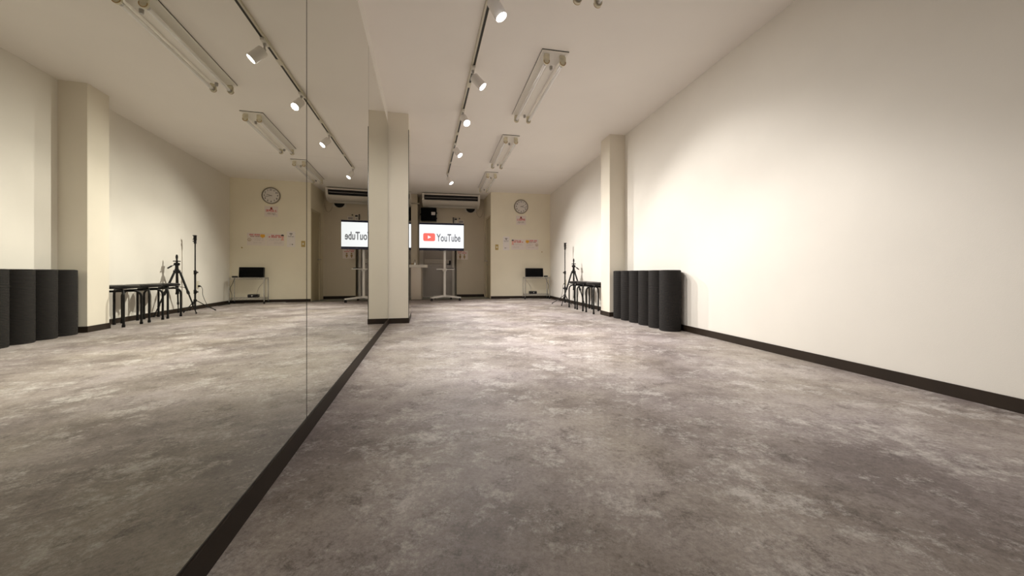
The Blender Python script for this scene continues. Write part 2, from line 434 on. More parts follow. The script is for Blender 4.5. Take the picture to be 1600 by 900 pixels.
def make_spot(label, y, axis, kb, ks, drop=.075):
    x = RX(y)
    r = thing('track_spotlight', label, 'spotlight', (x, y, ZC - .021), 0, 'white spotlights on the ceiling track')
    d = Vector(axis).normalized()
    mb = MB(); mb.box((-.016, -.05, -.024), (.016, .05, -.0008), .004, mtx=Matrix.Rotation(math.atan(.0683), 4, 'Z')); mb.build('adapter', M['white_pl'], r)
    piv = Vector((0, 0, -drop))
    mb = MB(); mb.cyl((0, 0, -.022), (0, 0, -.040), .012); mb.cyl((0, 0, -.036), piv, .007, n=12)
    mb.lathe([(0, -.013), (.010, -.009), (.013, 0), (.010, .009), (0, .013)], 14, Matrix.Translation(piv)); mb.build('arm', M['steel'], r)
    q = Vector((0, 0, 1)).rotation_difference(d).to_matrix().to_4x4()
    T = Matrix.Translation(piv + d * .008) @ q
    L, R = .125, .041
    mb = MB(); mb.lathe([(0, 0), (R - .006, 0), (R - .002, .002), (R, .006), (R, L - .003), (R - .002, L), (R - .004, L), (R - .004, L - .006), (0, L - .006)], 36, T)
    h = mb.build('lamp_head', M['spot'], r)
    mb = MB(); mb.lathe([(0, L + .001), (R - .0055, L - .001), (R - .0055, L - .005), (0, L - .005)], 36, T); mb.build('lens', M['lens'], h)
    # the lamp's own light, at the lens
    for nm, watt, ang_, bl in (('beam_light', BEAM_W * kb, 84, .5), ('spill_light', SPILL_W * ks, 116, .6)):
        ld = bpy.data.lights.new(nm, 'SPOT'); ld.energy = watt; ld.color = SPOT_C
        ld.spot_size = math.radians(ang_); ld.spot_blend = bl; ld.shadow_soft_size = .03
        ld.cycles.use_multiple_importance_sampling = False
        lo = bpy.data.objects.new(nm, ld); COL.objects.link(lo); lo.parent = r
        lo.matrix_local = Matrix.Translation(piv + d * (L + .018)) @ Vector((0, 0, -1)).rotation_difference(d).to_matrix().to_4x4()
    return r
BEAM_W, SPILL_W, SPOT_C = 90, 72, (1.0, .96, .91)
make_spot('added white fill spotlight, unseen on the track overhead, just in front of the camera and above the picture', 1.33, (-.06, .75, -.66), 1.0, .05)  # added unseen lamp, brightens the column and the back wall
make_spot('white spotlight nearest the camera, its head cut by the top edge of the photo', 2.36, (.46, -.12, -.88), .66, .12)
make_spot('second white spotlight from the camera, its grey cylinder seen from the side', 3.30, (.66, -.14, -.74), .78, .32)
make_spot('third white spotlight from the camera, glaring straight towards it with a starry shine', 4.18, (.32, -.58, -.75), .62, .55)
make_spot('fourth white spotlight from the camera, one before the end of the track', 5.27, (.54, -.34, -.77), .85, 1.0)
make_spot('farthest white spotlight, at the very end of the track over the air conditioner', 6.88, (.50, -.30, -.81), 1.3, 2.2)

# ------------------------------------------------------------------ ROLLED MATS
R = .104
def make_mat(label, loc, rz):
    r = thing('rolled_mat', label, 'rolled mat', loc, rz, 'black rolled mats along the right wall')
    Hh = .615
    mb = MB()   # outer roll, slightly ribbed, and a spiral end
    prof = [(R - .006, 0), (R, .006)]
    z = .006
    while z < Hh - .012:
        prof += [(R, z), (R - .0014, z + .004)]; z += .008
    prof += [(R, Hh - .006), (R - .006, Hh), (.03, Hh), (.026, Hh - .004), (.024, Hh - .3), (0, Hh - .3)]
    prof = [(0, 0)] + prof
    mb.lathe(prof, 48)
    roll = mb.build('roll', M['mat'], r, ang=50)
    mb = MB()
    N = 220; pts = []
    for k in range(N + 1):
        t = k / N; rr = .03 + (R - .012 - .03) * t; a = 2 * PI * 8 * t
        pts.append((rr * math.cos(a), rr * math.sin(a), Hh + .0005))
    mb.tube(pts, .0016, n=5); mb.build('spiral_edge', M['black'], r)
    mb = MB()   # loose outer flap edge
    mb.box((R - .004, -.006, .004), (R + .004, .05, Hh - .003), .002); mb.build('outer_flap', M['mat'], r)
    return r
mlabs = ['rolled black ribbed mat nearest the camera, at the free end of the row',
         'second rolled black mat from the camera end of the row',
         'third rolled black mat from the camera end of the row',
         'fourth rolled black mat, third counting from the pillar',
         'fifth rolled black mat, second counting from the pillar',
         'rolled black mat standing closest to the wall pillar']
m0 = None
for k, lab in enumerate(mlabs):
    y = 3.40 + .2125 * k
    loc = (2.2195 + random.uniform(-.004, .004), y, .0); rz = random.uniform(0, .5)
    m0 = make_mat(lab, loc, rz) if m0 is None else dup(m0, loc, rz, lab)

# ------------------------------------------------------------------ STOOLS
def make_stool(label, loc, rz):
    r = thing('round_stool', label, 'stool', loc, rz, 'black stools in a row by the right wall')
    mb = MB()
    mb.lathe([(0, .415), (.150, .415), (.163, .420), (.168, .430), (.166, .443), (.155, .451), (.10, .455), (0, .456)], 48)
    mb.build('seat', M['vinyl'], r)
    ax, ay = .125, .135
    for (sx, sy, zt) in ((1, 1, .404), (1, -1, .386)):
        a = Vector((ax * sx, ay * sy, 0)); h = Vector((-a.x, -a.y, 0)).normalized()
        def side(p, hh): 
            pts = [p + Vector((0, 0, .004)), p + Vector((0, 0, zt - .07))]
            for k in range(1, 9):
                t = PI / 2 * k / 8
                pts.append(p + hh * (.07 * (1 - math.cos(t))) + Vector((0, 0, zt - .07 + .07 * math.sin(t))))
            return pts
        path = side(a, h) + side(-a, -h)[::-1]
        mb = MB(); mb.tube(path, .0115, n=12); mb.build('leg_frame', M['black_soft'], r)
        for s in (1, -1):
            mb = MB(); mb.lathe([(0, 0), (.0135, 0), (.0145, .003), (.0145, .026), (.0115, .028)], 14, Matrix.Translation(a * s)); mb.build('foot_cap', M['black'], r)
    mb = MB(); mb.lathe([(.10, .4125), (.10, .4145), (.112, .4145), (.112, .4125), (.10, .4125)], 32); mb.build('seat_ring', M['black_soft'], r)
    return r
s0 = make_stool('round black stool nearest the camera, half hidden behind the wall pillar', (2.150, 5.085, 0), .03)
dup(s0, (2.148, 5.485, 0), -.02, 'middle one of the three round black stools')
dup(s0, (2.152, 5.880, 0), .04, 'farthest round black stool, next to the camera tripod')

# ------------------------------------------------------------------ LIGHT STAND WITH PHONE CLAMP
ls = thing('phone_stand', 'slim black telescopic stand with a phone clamp beside the wall socket', 'tripod stand', (2.18, 6.73, 0))
mb = MB(); mb.cyl((0, 0, .02), (0, 0, .62), .0125); mb.build('pole', M['black_soft'], ls)
mb = MB(); mb.cyl((0, 0, .60), (0, 0, 1.06), .0085); mb.build('upper_pole', M['black_soft'], ls)
for z in (.30, .60):
    mb = MB(); mb.cyl((0, 0, z - .03), (0, 0, z + .03), .019); mb.cyl((0, 0, z), (-.032, -.01, z), .009, n=10); mb.lathe([(0, -.007), (.012, -.007), (.012, .007), (0, .007)], 12, Matrix.Translation((-.034, -.01, z)) @ Matrix.Rotation(PI / 2, 4, 'Y'))
    mb.build('clamp_collar', M['black'], ls)
mb = MB(); mb.cyl((0, 0, .15), (0, 0, .185), .021); mb.build('leg_hub', M['black'], ls)
mb = MB(); mb.cyl((0, 0, .045), (0, 0, .07), .019); mb.build('brace_collar', M['black'], ls)
for a in (168, 288, 48):
    a = math.radians(a); rr = .245 if a < 4 and a > 2 else .19
    dx, dy = math.cos(a) * rr, math.sin(a) * rr
    if dx > .13: dx = .13
    mb = MB(); mb.tube([(dx * .06, dy * .06, .168), (dx * .5, dy * .5, .088), (dx, dy, .012)], .0065, n=8); lg = mb.build('leg', M['black_soft'], ls)
    mb = MB(); mb.cyl((dx * .5, dy * .5, .088), (dx * .08, dy * .08, .056), .004, n=8); mb.build('brace', M['black_soft'], lg)
    mb = MB(); mb.cyl((dx * .95, dy * .95, .02), (dx * 1.03, dy * 1.03, .004), .009, n=10); mb.build('rubber_foot', M['black'], lg)
mb = MB(); mb.cyl((0, 0, 1.04), (0, 0, 1.075), .016); mb.lathe([(0, -.018), (.014, -.012), (.019, 0), (.014, .012), (0, .018)], 16, Matrix.Translation((0, 0, 1.088))); mb.cyl((0, 0, 1.075), (.028, -.012, 1.075), .006, n=8)
mb.build('ball_head', M['black'], ls)
mb = MB(); mb.box((-.018, -.014, 1.10), (.018, .010, 1.165), .004); mb.box((-.022, -.03, 1.10), (.022, .008, 1.11), .002); mb.box((-.022, -.03, 1.158), (.022, .008, 1.170), .002)
mb.build('phone_clamp', M['black'], ls)

# ------------------------------------------------------------------ CAMERA TRIPOD
tp = thing('camera_tripod', 'black camera tripod with pan handle standing behind the far stool', 'tripod', (2.20, 6.29, 0))
mb = MB(); mb.cyl((0, 0, .30), (0, 0, .70), .0125); mb.cyl((0, 0, .285), (0, 0, .31), .016); mb.build('centre_column', M['black_soft'], tp)
mb = MB(); mb.cyl((0, 0, .585), (0, 0, .645), .026); mb.cyl((0, 0, .645), (0, 0, .665), .020)
for k in range(3):
    a = math.radians((185, 300, 65)[k]); mb.box((.012, -.012, .585), (.042, .012, .628), .004, mtx=Matrix.Rotation(a, 4, 'Z'))
mb.build('shoulder', M['black'], tp)
feet = [(-.215, .03), (.105, -.30), (.105, .26)]
for fx, fy in feet:
    a = Vector((fx, fy, .012)); d = Vector((fx, fy, 0)).normalized(); top = d * .036 + Vector((0, 0, .60))
    p1 = top.lerp(a, .50); p2 = top.lerp(a, .78)
    mb = MB(); mb.tube([top, p1], .0135, n=10); lg = mb.build('leg', M['black_soft'], tp)
    mb = MB(); mb.tube([p1, p2], .0095, n=10); mb.tube([p2, a], .0065, n=10); mb.build('lower_leg', M['black_soft'], lg)
    for t0, t1, r_ in ((.46, .53, .0175), (.75, .80, .0135)):
        mb = MB(); mb.tube([top.lerp(a, t0), top.lerp(a, t1)], r_, n=10); mb.build('leg_lock', M['black'], lg)
    mb = MB(); mb.lathe([(0, -.012), (.009, -.010), (.011, 0), (.008, .010), (0, .012)], 12, Matrix.Translation(a)); mb.build('rubber_foot', M['black'], lg)
    mb = MB(); mb.cyl((d.x * .012, d.y * .012, .40), tuple(top.lerp(a, .38)), .004, n=8); mb.build('strut', M['black_soft'], lg)
mb = MB(); mb.cyl((0, 0, .365), (0, 0, .42), .017); mb.build('spreader_collar', M['black'], tp)
mb = MB(); mb.cyl((0, 0, .66), (0, 0, .70), .019); mb.box((-.022, -.024, .695), (.022, .024, .735), .006); mb.cyl((-.03, 0, .715), (.03, 0, .715), .016); mb.cyl((0, 0, .735), (0, 0, .752), .012)
mb.box((-.030, -.036, .75), (.030, .036, .764), .003); mb.build('pan_head', M['black'], tp)
mb = MB(); mb.tube([(.01, 0, .715), (.03, -.035, .695), (.045, -.05, .682)], .0055, n=8); mb.tube([(.038, -.043, .689), (.068, -.078, .655)], .0105, n=10); mb.build('pan_handle', M['black'], tp)
mb = MB(); mb.cyl((0, 0, .764), (0, 0, .80), .010); mb.box((-.012, -.010, .795), (.012, .010, .835), .003); mb.box((-.008, -.008, .835), (.008, .008, .85), .002); mb.build('clamp_post', M['black'], tp)

# ------------------------------------------------------------------ WIRE RACK
rk = thing('wire_rack', 'low chrome wire rack on casters in the far right corner', 'rack', (1.955, 8.165, 0))
W, D = .285, .115
for sx in (-1, 1):
    for sy in (-1, 1):
        mb = MB(); mb.cyl((sx * W, sy * D, .048), (sx * W, sy * D, .506), .0095, n=14)
        for z in [.075 + .03 * k for k in range(15)]: mb.cyl((sx * W, sy * D, z), (sx * W, sy * D, z + .0015), .0102, n=14)
        lg = mb.build('post', M['chrome'], rk)
        mb = MB(); mb.cyl((sx * W - .010, sy * D + .004, .021), (sx * W + .010, sy * D + .004, .021), .0205, n=20); mb.box((sx * W - .014, sy * D - .012, .030), (sx * W + .014, sy * D + .012, .050), .004)
        mb.build('caster', M['black'], lg)
for z in (.118, .502):
    mb = MB()
    for zz in (z, z - .028):
        for sy in (-1, 1): mb.cyl((-W, sy * D, zz), (W, sy * D, zz), .0035, n=8)
        for sx in (-1, 1): mb.cyl((sx * W, -D, zz), (sx * W, D, zz), .0035, n=8)
    for sy in (-1, 1):
        n = 18; mb.tube([(-W + 2 * W * k / n, sy * D, z - (.028 if k % 2 else 0)) for k in range(n + 1)], .002, n=6)
    for sx in (-1, 1):
        n = 8; mb.tube([(sx * W, -D + 2 * D * k / n, z - (.028 if k % 2 else 0)) for k in range(n + 1)], .002, n=6)
    for k in range(1, 23): mb.cyl((-W + 2 * W * k / 23, -D, z + .002), (-W + 2 * W * k / 23, D, z + .002), .0016, n=6)
    mb.build('wire_shelf', M['chrome'], rk)
# speaker on the rack
sp = thing('tabletop_speaker', 'wide flat black speaker standing on top of the chrome rack', 'speaker', (1.908, 8.13, .5065))
T = Matrix.Rotation(math.radians(-7), 4, 'X')
mb = MB(); mb.box((-.207, -.010, .004), (.207, .055, .200), .006, mtx=T); mb.build('cabinet', M['black'], sp)
mb = MB(); mb.box((-.200, -.014, .010), (.200, -.0105, .195), .001, mtx=T); mb.build('front_grille', M['grille'], sp)
for s in (-1, 1):
    mb = MB(); mb.box((s * .15 - .02, -.02, 0), (s * .15 + .02, .05, .006), .002); mb.build('foot', M['black'], sp)
dv = thing('media_player', 'small black box device on the lower shelf of the chrome rack', 'device', (1.862, 8.09, .1225))
mb = MB(); mb.box((-.086, -.035, 0), (.086, .075, .062), .008); mb.build('case', M['black_gloss'], dv)
mb = MB(); mb.cyl((.01, -.036, .034), (.01, -.044, .034), .012); mb.build('dial', M['chrome'], dv)
mb = MB(); mb.box((-.07, -.0365, .024), (-.02, -.0345, .044)); mb.build('display', M['black'], dv)
ad = thing('power_adapter', 'small black adapter with leads at the right end of the rack top', 'adapter', (2.165, 8.12, .5065))
mb = MB(); mb.box((-.035, -.03, 0), (.045, .03, .030), .006); mb.build('body', M['black'], ad)
mb = MB(); mb.box((.046, -.008, .008), (.058, .008, .024), .002); mb.build('socket', M['greyink'], ad)
mb = MB(); mb.tube(smooth_path([(-.034, 0, .010), (-.06, -.01, .006), (-.085, .0, .006)]), .004, n=6); mb.build('lead', M['black'], ad)
def cable(name, pts, rad, m, label, cat='cable'):
    mb = MB(); mb.tube(smooth_path(pts), rad, n=7); o = mb.build(name, m); return tag(o, label, cat)
cable('power_cable', [(2.15, 8.085, .505), (2.155, 8.045, .47), (2.185, 8.035, .38), (2.215, 8.03, .30), (2.19, 8.03, .20), (2.195, 8.03, .10), (2.235, 7.99, .012), (2.26, 7.9, .006), (2.29, 7.75, .006)], .004, M['black'], 'thin black lead hanging down the right side of the chrome rack')
cable('floor_cable', [(1.36, 8.26, .006), (1.46, 8.22, .006), (1.56, 8.25, .006), (1.64, 8.20, .006), (1.80, 8.24, .006), (1.92, 8.20, .006), (2.06, 8.25, .006)], .005, M['cable_white'], 'white cord lying on the floor along the back wall under the rack')
cable('speaker_wire', [(1.72, 8.312, .505), (1.74, 8.325, .44), (1.80, 8.335, .37), (1.85, 8.335, .30), (1.87, 8.31, .20), (1.88, 8.27, .13)], .0025, M['greyink'], 'thin grey wire slanting from rack top to the black box below')
# wall socket with plug
so = thing('wall_socket', 'yellowed double power socket low on the right wall', 'socket', (XR, 7.17, .40))
mb = MB(); mb.box((-.008, -.036, -.06), (0, .036, .06), .003); mb.build('cover_plate', M['aged'], so)
mb = MB(); mb.box((-.0095, -.016, .005), (-.0078, .016, .045)); mb.build('outlet_face', M['white_pl'], so)
pg = thing('plug_cord', 'black plug and cord hanging from the yellowed wall socket', 'cord', (XR - .008, 7.165, .375))
mb = MB(); mb.box((-.03, -.012, -.014), (-.001, .012, .014), .005); mb.cyl((-.03, 0, 0), (-.042, 0, -.008), .006, n=10); mb.build('plug', M['black'], pg)
mb = MB(); mb.tube(smooth_path([(-.040, 0, -.006), (-.055, .01, -.05), (-.05, .03, -.14), (-.05, .09, -.23), (-.055, .14, -.30), (-.05, .17, -.362), (-.06, .30, -.369)]), .0035, n=7); mb.build('cord', M['black'], pg)

# ------------------------------------------------------------------ BACK WALL ITEMS
ck = thing('wall_clock', 'round white wall clock with silver grey rim on the back wall', 'clock', (1.637, YB, 2.142))
ck.rotation_euler = (0, 0, 0)
mb = MB(); mb.lathe([(0, 0), (.158, 0), (.165, .006), (.165, .026), (.160, .034), (.150, .034), (.145, .024), (.145, .012), (0, .012)], 56, UP); mb.build('rim', M['silver'], ck)
mb = MB(); mb.lathe([(0, .0125), (.146, .0125), (.146, .0155), (0, .0155)], 48, UP); mb.build('dial', M['dial'], ck)
mb = MB()
for k in range(1, 13):
    a = PI / 2 - k * PI / 6
    mb.merge(text_bm(str(k), .046, 1, .0012), UP @ Matrix.Translation((.116 * math.cos(a), .116 * math.sin(a), .0165)))
mb.build('numerals', M['ink'], ck, ang=0)
def hand(deg, ln, w, z):
    m_ = MB(); m_.box((-w, -.018, z), (w, ln, z + .0015), mtx=UP @ Matrix.Rotation(-math.radians(deg), 4, 'Z')); return m_
hand(72, .078, .0042, .0185).build('hour_hand', M['ink'], ck)
hand(105, .112, .003, .0205).build('minute_hand', M['ink'], ck)
mb = MB(); mb.cyl((0, -.018, 0), (0, -.024, 0), .006, n=14); mb.build('hub', M['silver'], ck)

def sheet(name, label, x, z, w, h, m, cat='poster', y=YB, grp=None):
    r = thing(name, label, cat, (x, y, z), 0, grp)
    mb_ = MB(); mb_.box((-w / 2, -.0016, -h / 2), (w / 2, .0004, h / 2)); mb_.build('paper', m, r, ang=0)
    return r
def bars(root, name, m, rows, glyph=.010, gap=.003):
    # rows: (x0, x1, z, height) illegible small print broken into character-sized ticks
    mb_ = MB(); k = 0
    for (x0, x1, z, hh) in rows:
        x = x0
        while x < x1 - glyph * .5:
            w = glyph * (.7 + .5 * ((k * 37 % 11) / 11)); k += 1
            if k % 7: 
                mb_.box((x, -.0026, z - hh / 2), (x + w * .8, -.0014, z + hh * .5 * (.5 + .5 * ((k * 53 % 7) / 7))))
            x += w + gap
    return mb_.build(name, m, root, ang=0)
# notice under the clock
n1 = sheet('notice_sheet', 'small white notice with red heading just below the wall clock', 1.636, 1.825, .235, .215, M['pinkpaper'])
mb = MB(); mb.merge(text_bm('土足厳禁', .050, 1, .0012), Matrix.Translation((0, -.0024, .012)) @ UP); mb.build('heading', M['red'], n1, ang=0)
mb = MB(); mb.prism(arc(0, 0, .019, 0, 2 * PI, 18)[:-1], 0, .001, Matrix.Translation((0, -.0016, .068)) @ UP); mb.prism([(-.03, .040), (.03, .040), (.0, .066)], 0, .0008, Matrix.Translation((0, -.0016, .0)) @ UP); mb.build('emblem', M['dkred'], n1, ang=0)
bars(n1, 'small_print', M['ink'], [(-.07, .075, -.040, .012), (-.085, -.02, -.062, .012)])
bars(n1, 'faint_print', M['greyink'], [(-.01, .08, -.062, .008), (-.08, .08, -.022, .005)])
# wifi sheet
n2 = sheet('wifi_sheet', 'tall white sheet with a wireless fan symbol beside the brass switch', 1.288, 1.281, .150, .318, M['paper'])
mb = MB()
for rr in (.016, .031, .046):
    o_, i_ = arc(0, 0, rr, PI * .25, PI * .75, 10), arc(0, 0, rr - .009, PI * .25, PI * .75, 10)[::-1]
    mb.prism(o_ + i_, 0, .0012, Matrix.Translation((0, -.0015, .078)) @ UP)
mb.prism(arc(0, 0, .006, 0, 2 * PI, 12)[:-1], 0, .0012, Matrix.Translation((0, -.0015, .078)) @ UP)
mb.build('wireless_symbol', M['ink'], n2, ang=0)
mb = MB(); mb.merge(text_bm('Free Wi-Fi', .024, 1, .0005), Matrix.Translation((0, -.0022, .055)) @ UP); mb.build('heading', M['ink'], n2, ang=0)
bars(n2, 'small_print', M['greyink'], [(-.05, .05, .035, .005), (-.01, .03, -.105, .010)])
mb = MB(); mb.box((-.035, -.0026, -.115), (-.015, -.0015, -.098)); mb.build('badge', M['ink'], n2, ang=0)
# two landscape posters
n3 = sheet('rules_poster', 'left of two small landscape posters, with a dark haired head at its corner', 1.566, 1.262, .314, .245, M['pinkpaper'])
mb = MB(); mb.prism([(x * .024, y_ * .030) for x, y_ in arc(0, 0, 1, 0, 2 * PI, 20)[:-1]], 0, .0012, Matrix.Translation((-.126, -.0015, .056)) @ UP); mb.build('drawn_face', M['skin'], n3, ang=0)
mb = MB(); mb.prism([(x * .027, y_ * .026) for x, y_ in arc(0, 0, 1, -.15, PI + .15, 14)], 0, .0024, Matrix.Translation((-.126, -.0015, .082)) @ UP); mb.build('drawn_hair', M['ink'], n3, ang=0)
mb = MB(); mb.prism([(-.028, -.028), (.028, -.028), (.018, .008), (-.018, .008)], 0, .001, Matrix.Translation((-.126, -.0015, .018)) @ UP); mb.build('drawn_body', M['skin'], n3, ang=0)
bars(n3, 'red_heading', M['red'], [(-.092, .07, .086, .024), (-.095, .13, .056, .032)], .015, .003)
bars(n3, 'small_print', M['greyink'], [(-.11, .10, .012, .007), (-.12, .11, -.012, .007), (-.12, .02, -.05, .006), (-.12, .03, -.075, .006)])
n4 = sheet('service_poster', 'right of two small landscape posters, with an orange drawing at its corner', 1.895, 1.264, .314, .245, M['pinkpaper'])
mb = MB(); mb.prism([(x * .040, y_ * .030) for x, y_ in rrect(2, 2, .5)], 0, .0014, Matrix.Translation((-.108, -.0015, .070)) @ UP); mb.prism([(-.02, -.03), (.02, -.03), (0, -.045)], 0, .0014, Matrix.Translation((-.108, -.0015, .070)) @ UP); mb.build('orange_drawing', M['orange'], n4, ang=0)
bars(n4, 'red_heading', M['red'], [(-.062, .125, .090, .032)], .015, .003)
bars(n4, 'second_heading', M['dkred'], [(-.062, .105, .056, .020)], .012, .003)
mb = MB()
o_, i_ = arc(0, 0, .032, 0, 2 * PI, 24), arc(0, 0, .024, 0, 2 * PI, 24)[::-1]
mb.prism(o_ + i_, 0, .0012, Matrix.Translation((.118, -.0015, -.012)) @ UP); mb.prism([(-.014, -.012), (.014, -.012), (0, .012)], 0, .0012, Matrix.Translation((.118, -.0015, -.012)) @ UP)
mb.build('round_mark', M['brownink'], n4, ang=0)
bars(n4, 'small_print', M['greyink'], [(-.12, .02, .022, .007), (-.12, .04, .0, .007), (-.12, .03, -.025, .007), (-.09, .06, -.068, .007)])
# switch
sw = thing('light_switch', 'small brass switch plate left of the wireless sheet', 'switch', (1.068, YB, 1.19))
mb = MB(); mb.box((-.036, -.006, -.062), (.036, 0, .062), .003); mb.build('plate', M['brass'], sw)
mb = MB(); mb.box((-.013, -.012, -.020), (.013, -.0062, .020), .003); mb.build('rocker', M['white_pl'], sw)
hk = thing('wall_hook', 'tiny brass hook on the back wall above the rack', 'hook', (2.138, YB, 1.09))
mb = MB(); mb.cyl((0, 0, 0), (0, -.005, 0), .012, n=14); mb.tube(smooth_path([(0, -.004, 0), (0, -.022, -.002), (0, -.028, .010), (0, -.022, .016)], 5), .003, n=8); mb.build('hook_body', M['brass'], hk)

# ------------------------------------------------------------------ TELEVISION ON STAND
tv = thing('television_stand', 'white wheeled pole stand with a small shelf holding up the television', 'tv stand', (-.115, 8.06, 0), .04)
mb = MB(); mb.prism(rrect(.052, .07, .02), .095, 1.40); mb.build('pole', M['white'], tv)
mb = MB(); mb.prism(rrect(.10, .12, .02), .075, .115); mb.build('pole_base', M['white'], tv)
for (fx, fy) in ((-.285, -.22), (.33, -.215), (-.215, .31), (.16, .30)):
    a = Vector((fx, fy, 0)); d = a.normalized(); sv = Vector((-d.y, d.x, 0))
    mb = MB(); v = []
    for (t, z0, z1, w) in ((.0, .075, .118, .034), (1., .058, .082, .026)):
        c_ = a * t
        v += [c_ + sv * w + Vector((0, 0, z0)), c_ - sv * w + Vector((0, 0, z0)), c_ - sv * w + Vector((0, 0, z1)), c_ + sv * w + Vector((0, 0, z1))]
    mb.raw(v, [(0, 1, 2, 3), (4, 5, 6, 7), (0, 1, 5, 4), (1, 2, 6, 5), (2, 3, 7, 6), (3, 0, 4, 7)])
    lg = mb.build('base_leg', M['white'], tv)
    c_ = a * .95
    mb = MB()
    for o_ in (-.012, .012): mb.cyl((c_.x + o_ - .008, c_.y, .0265), (c_.x + o_ + .008, c_.y, .0265), .026, n=20)
    mb.box((c_.x - .02, c_.y - .016, .036), (c_.x + .02, c_.y + .016, .060), .005); mb.build('caster', M['black'], lg)
mb = MB(); mb.box((-.175, -.24, .668), (.20, .03, .682), .004); mb.build('shelf', M['white'], tv)
mb = MB(); mb.prism(rrect(.085, .10, .02), .635, .668); mb.build('shelf_bracket', M['white'], tv)
mb = MB(); mb.box((-.28, -.075, 1.22), (.28, -.036, 1.26), .003); mb.box((-.28, -.075, 1.44), (.28, -.036, 1.48), .003); mb.box((-.06, -.05, 1.2), (.06, .04, 1.5), .004); mb.build('mount_bracket', M['black'], tv)
TVX, TVY = -.1715, 7.90
te = thing('television', 'flat television showing a white screen with a red play logo', 'television', (TVX, TVY, 1.362), math.radians(1.5))
mb = MB(); mb.box((-.468, -.012, -.290), (.468, .030, .296), .005); mb.box((-.26, .030, -.22), (.26, .068, .12), .012); mb.build('housing', M['bezel'], te)
mb = MB(); mb.box((-.462, -.0145, -.238), (.462, -.0125, .254)); mb.build('screen', M['screen'], te, ang=0)
PXM = .01345
def tvp(px, py): return ((px - 689.6) * PXM, (369.2 - py) * PXM)
cx, cz = tvp(670.2, 370.0)
mb = MB(); mb.prism(rrect(18.4 * PXM, 12.6 * PXM, .035), 0, .0012, Matrix.Translation((cx, -.0146, cz)) @ UP); lg = mb.build('logo_badge', M['screen_red'], te, ang=0)
mb = MB(); mb.prism([(-.028, -.034), (.036, 0), (-.028, .034)], 0, .0008, Matrix.Translation((cx + .002, -.0159, cz)) @ UP); mb.build('play_triangle', M['screen'], lg, ang=0)
t_ = text_bm('YouTube', .218, .62, .0045)
xs = [v.co.x for v in t_.verts]; zs = [v.co.y for v in t_.verts]
wx = tvp(719.0, 0)[0] - tvp(681.3, 0)[0]; hz = 12.2 * PXM
for v in t_.verts:
    v.co.x = (v.co.x - (min(xs) + max(xs)) / 2) * wx / (max(xs) - min(xs)); v.co.y = (v.co.y - (min(zs) + max(zs)) / 2) * hz / (max(zs) - min(zs))
cx, cz = tvp(700.2, 370.6)
mb = MB(); mb.merge(t_, Matrix.Translation((cx, -.0150, cz)) @ UP); mb.build('lettering', M['screen_grey'], te, ang=0)
mb = MB(); mb.box((-.05, -.014, -.296), (.05, .0, -.289), .002); mb.build('sensor_lip', M['bezel'], te)
rc = thing('remote_control', 'slim black remote control lying on the shelf of the television stand', 'remote control', (.01, 7.93, .682), .5)
mb = MB(); mb.box((-.075, -.02, .0005), (.075, .02, .018), .005); mb.build('case', M['black'], rc)
mb = MB()
for k in range(7):
    for j in (-1, 0, 1): mb.box((-.06 + k * .018, j * .011 - .003, .0182), (-.06 + k * .018 + .008, j * .011 + .003, .0198))
mb.build('buttons', M['greyink'], rc)

# ------------------------------------------------------------------ RECESS ITEMS
ac = thing('air_conditioner', 'wide ivory air conditioner hung under the ceiling above the television', 'air conditioner', (0.035, 8.60, 0))
HW = .665
prof = [(0, 2.436), (.54, 2.436), (.54, 2.20), (.42, 2.185), (.16, 2.205), (.05, 2.245), (.012, 2.285), (.035, 2.292), (.06, 2.295), (.06, 2.405), (.0, 2.405)]
mb = MB(); mb.prism(prof, -HW + .045, HW - .045, Matrix(((0, 0, 1, 0), (1, 0, 0, 0), (0, 1, 0, 0), (0, 0, 0, 1)))); mb.build('casing', M['ac'], ac)
side_prof = [(-.004, 2.438), (.545, 2.438), (.545, 2.195), (.42, 2.180), (.15, 2.200), (.045, 2.240), (.004, 2.285)]
for s in (-1, 1):
    mb = MB(); a, b = sorted((s * (HW - .0449), s * HW)); mb.prism(side_prof, a, b, Matrix(((0, 0, 1, 0), (1, 0, 0, 0), (0, 1, 0, 0), (0, 0, 0, 1)))); mb.build('side_panel', M['ac'], ac)
mb = MB(); mb.box((-HW + .046, .050, 2.296), (HW - .046, .0598, 2.404)); mb.build('outlet_recess', M['black'], ac, ang=0)
mb = MB(); mb.box((-HW + .06, .012, 2.343), (HW - .06, .046, 2.351), .002, mtx=Matrix.Identity(4)); mb.build('louver', M['greyink'], ac)
mb = MB(); mb.box((-HW + .12, .2, 2.176), (HW - .12, .40, 2.1845)); mb.build('intake_grille', M['white_pl'], ac, ang=0)
mb = MB()
for x in (-.5, .5): mb.cyl((x, .3, 2.436), (x, .3, ZC), .012, n=10)
mb.build('hanger', M['steel'], ac)

bx = thing('wall_speaker', 'black square box speaker with a white label above the television', 'speaker', (-.508, 9.02, 2.018))
mb = MB(); mb.box((-.185, 0, -.160), (.185, .179, .160), .008); mb.build('cabinet', M['black'], bx)
mb = MB(); mb.box((-.175, -.006, -.150), (.175, .0, .150), .003); mb.build('front_grille', M['grille'], bx)
mb = MB(); mb.box((.065, -.0085, -.02), (.158, -.0062, .055)); mb.build('label_plate', M['paper'], bx, ang=0)
for z in (-.09, .04):
    mb = MB(); mb.cyl((.185, .06, z), (.203, .06, z), .018, n=16); mb.build('side_knob', M['black'], bx)
mb = MB(); mb.cyl((-.185, .06, .0), (-.203, .06, .0), .018, n=16); mb.build('side_knob', M['black'], bx)

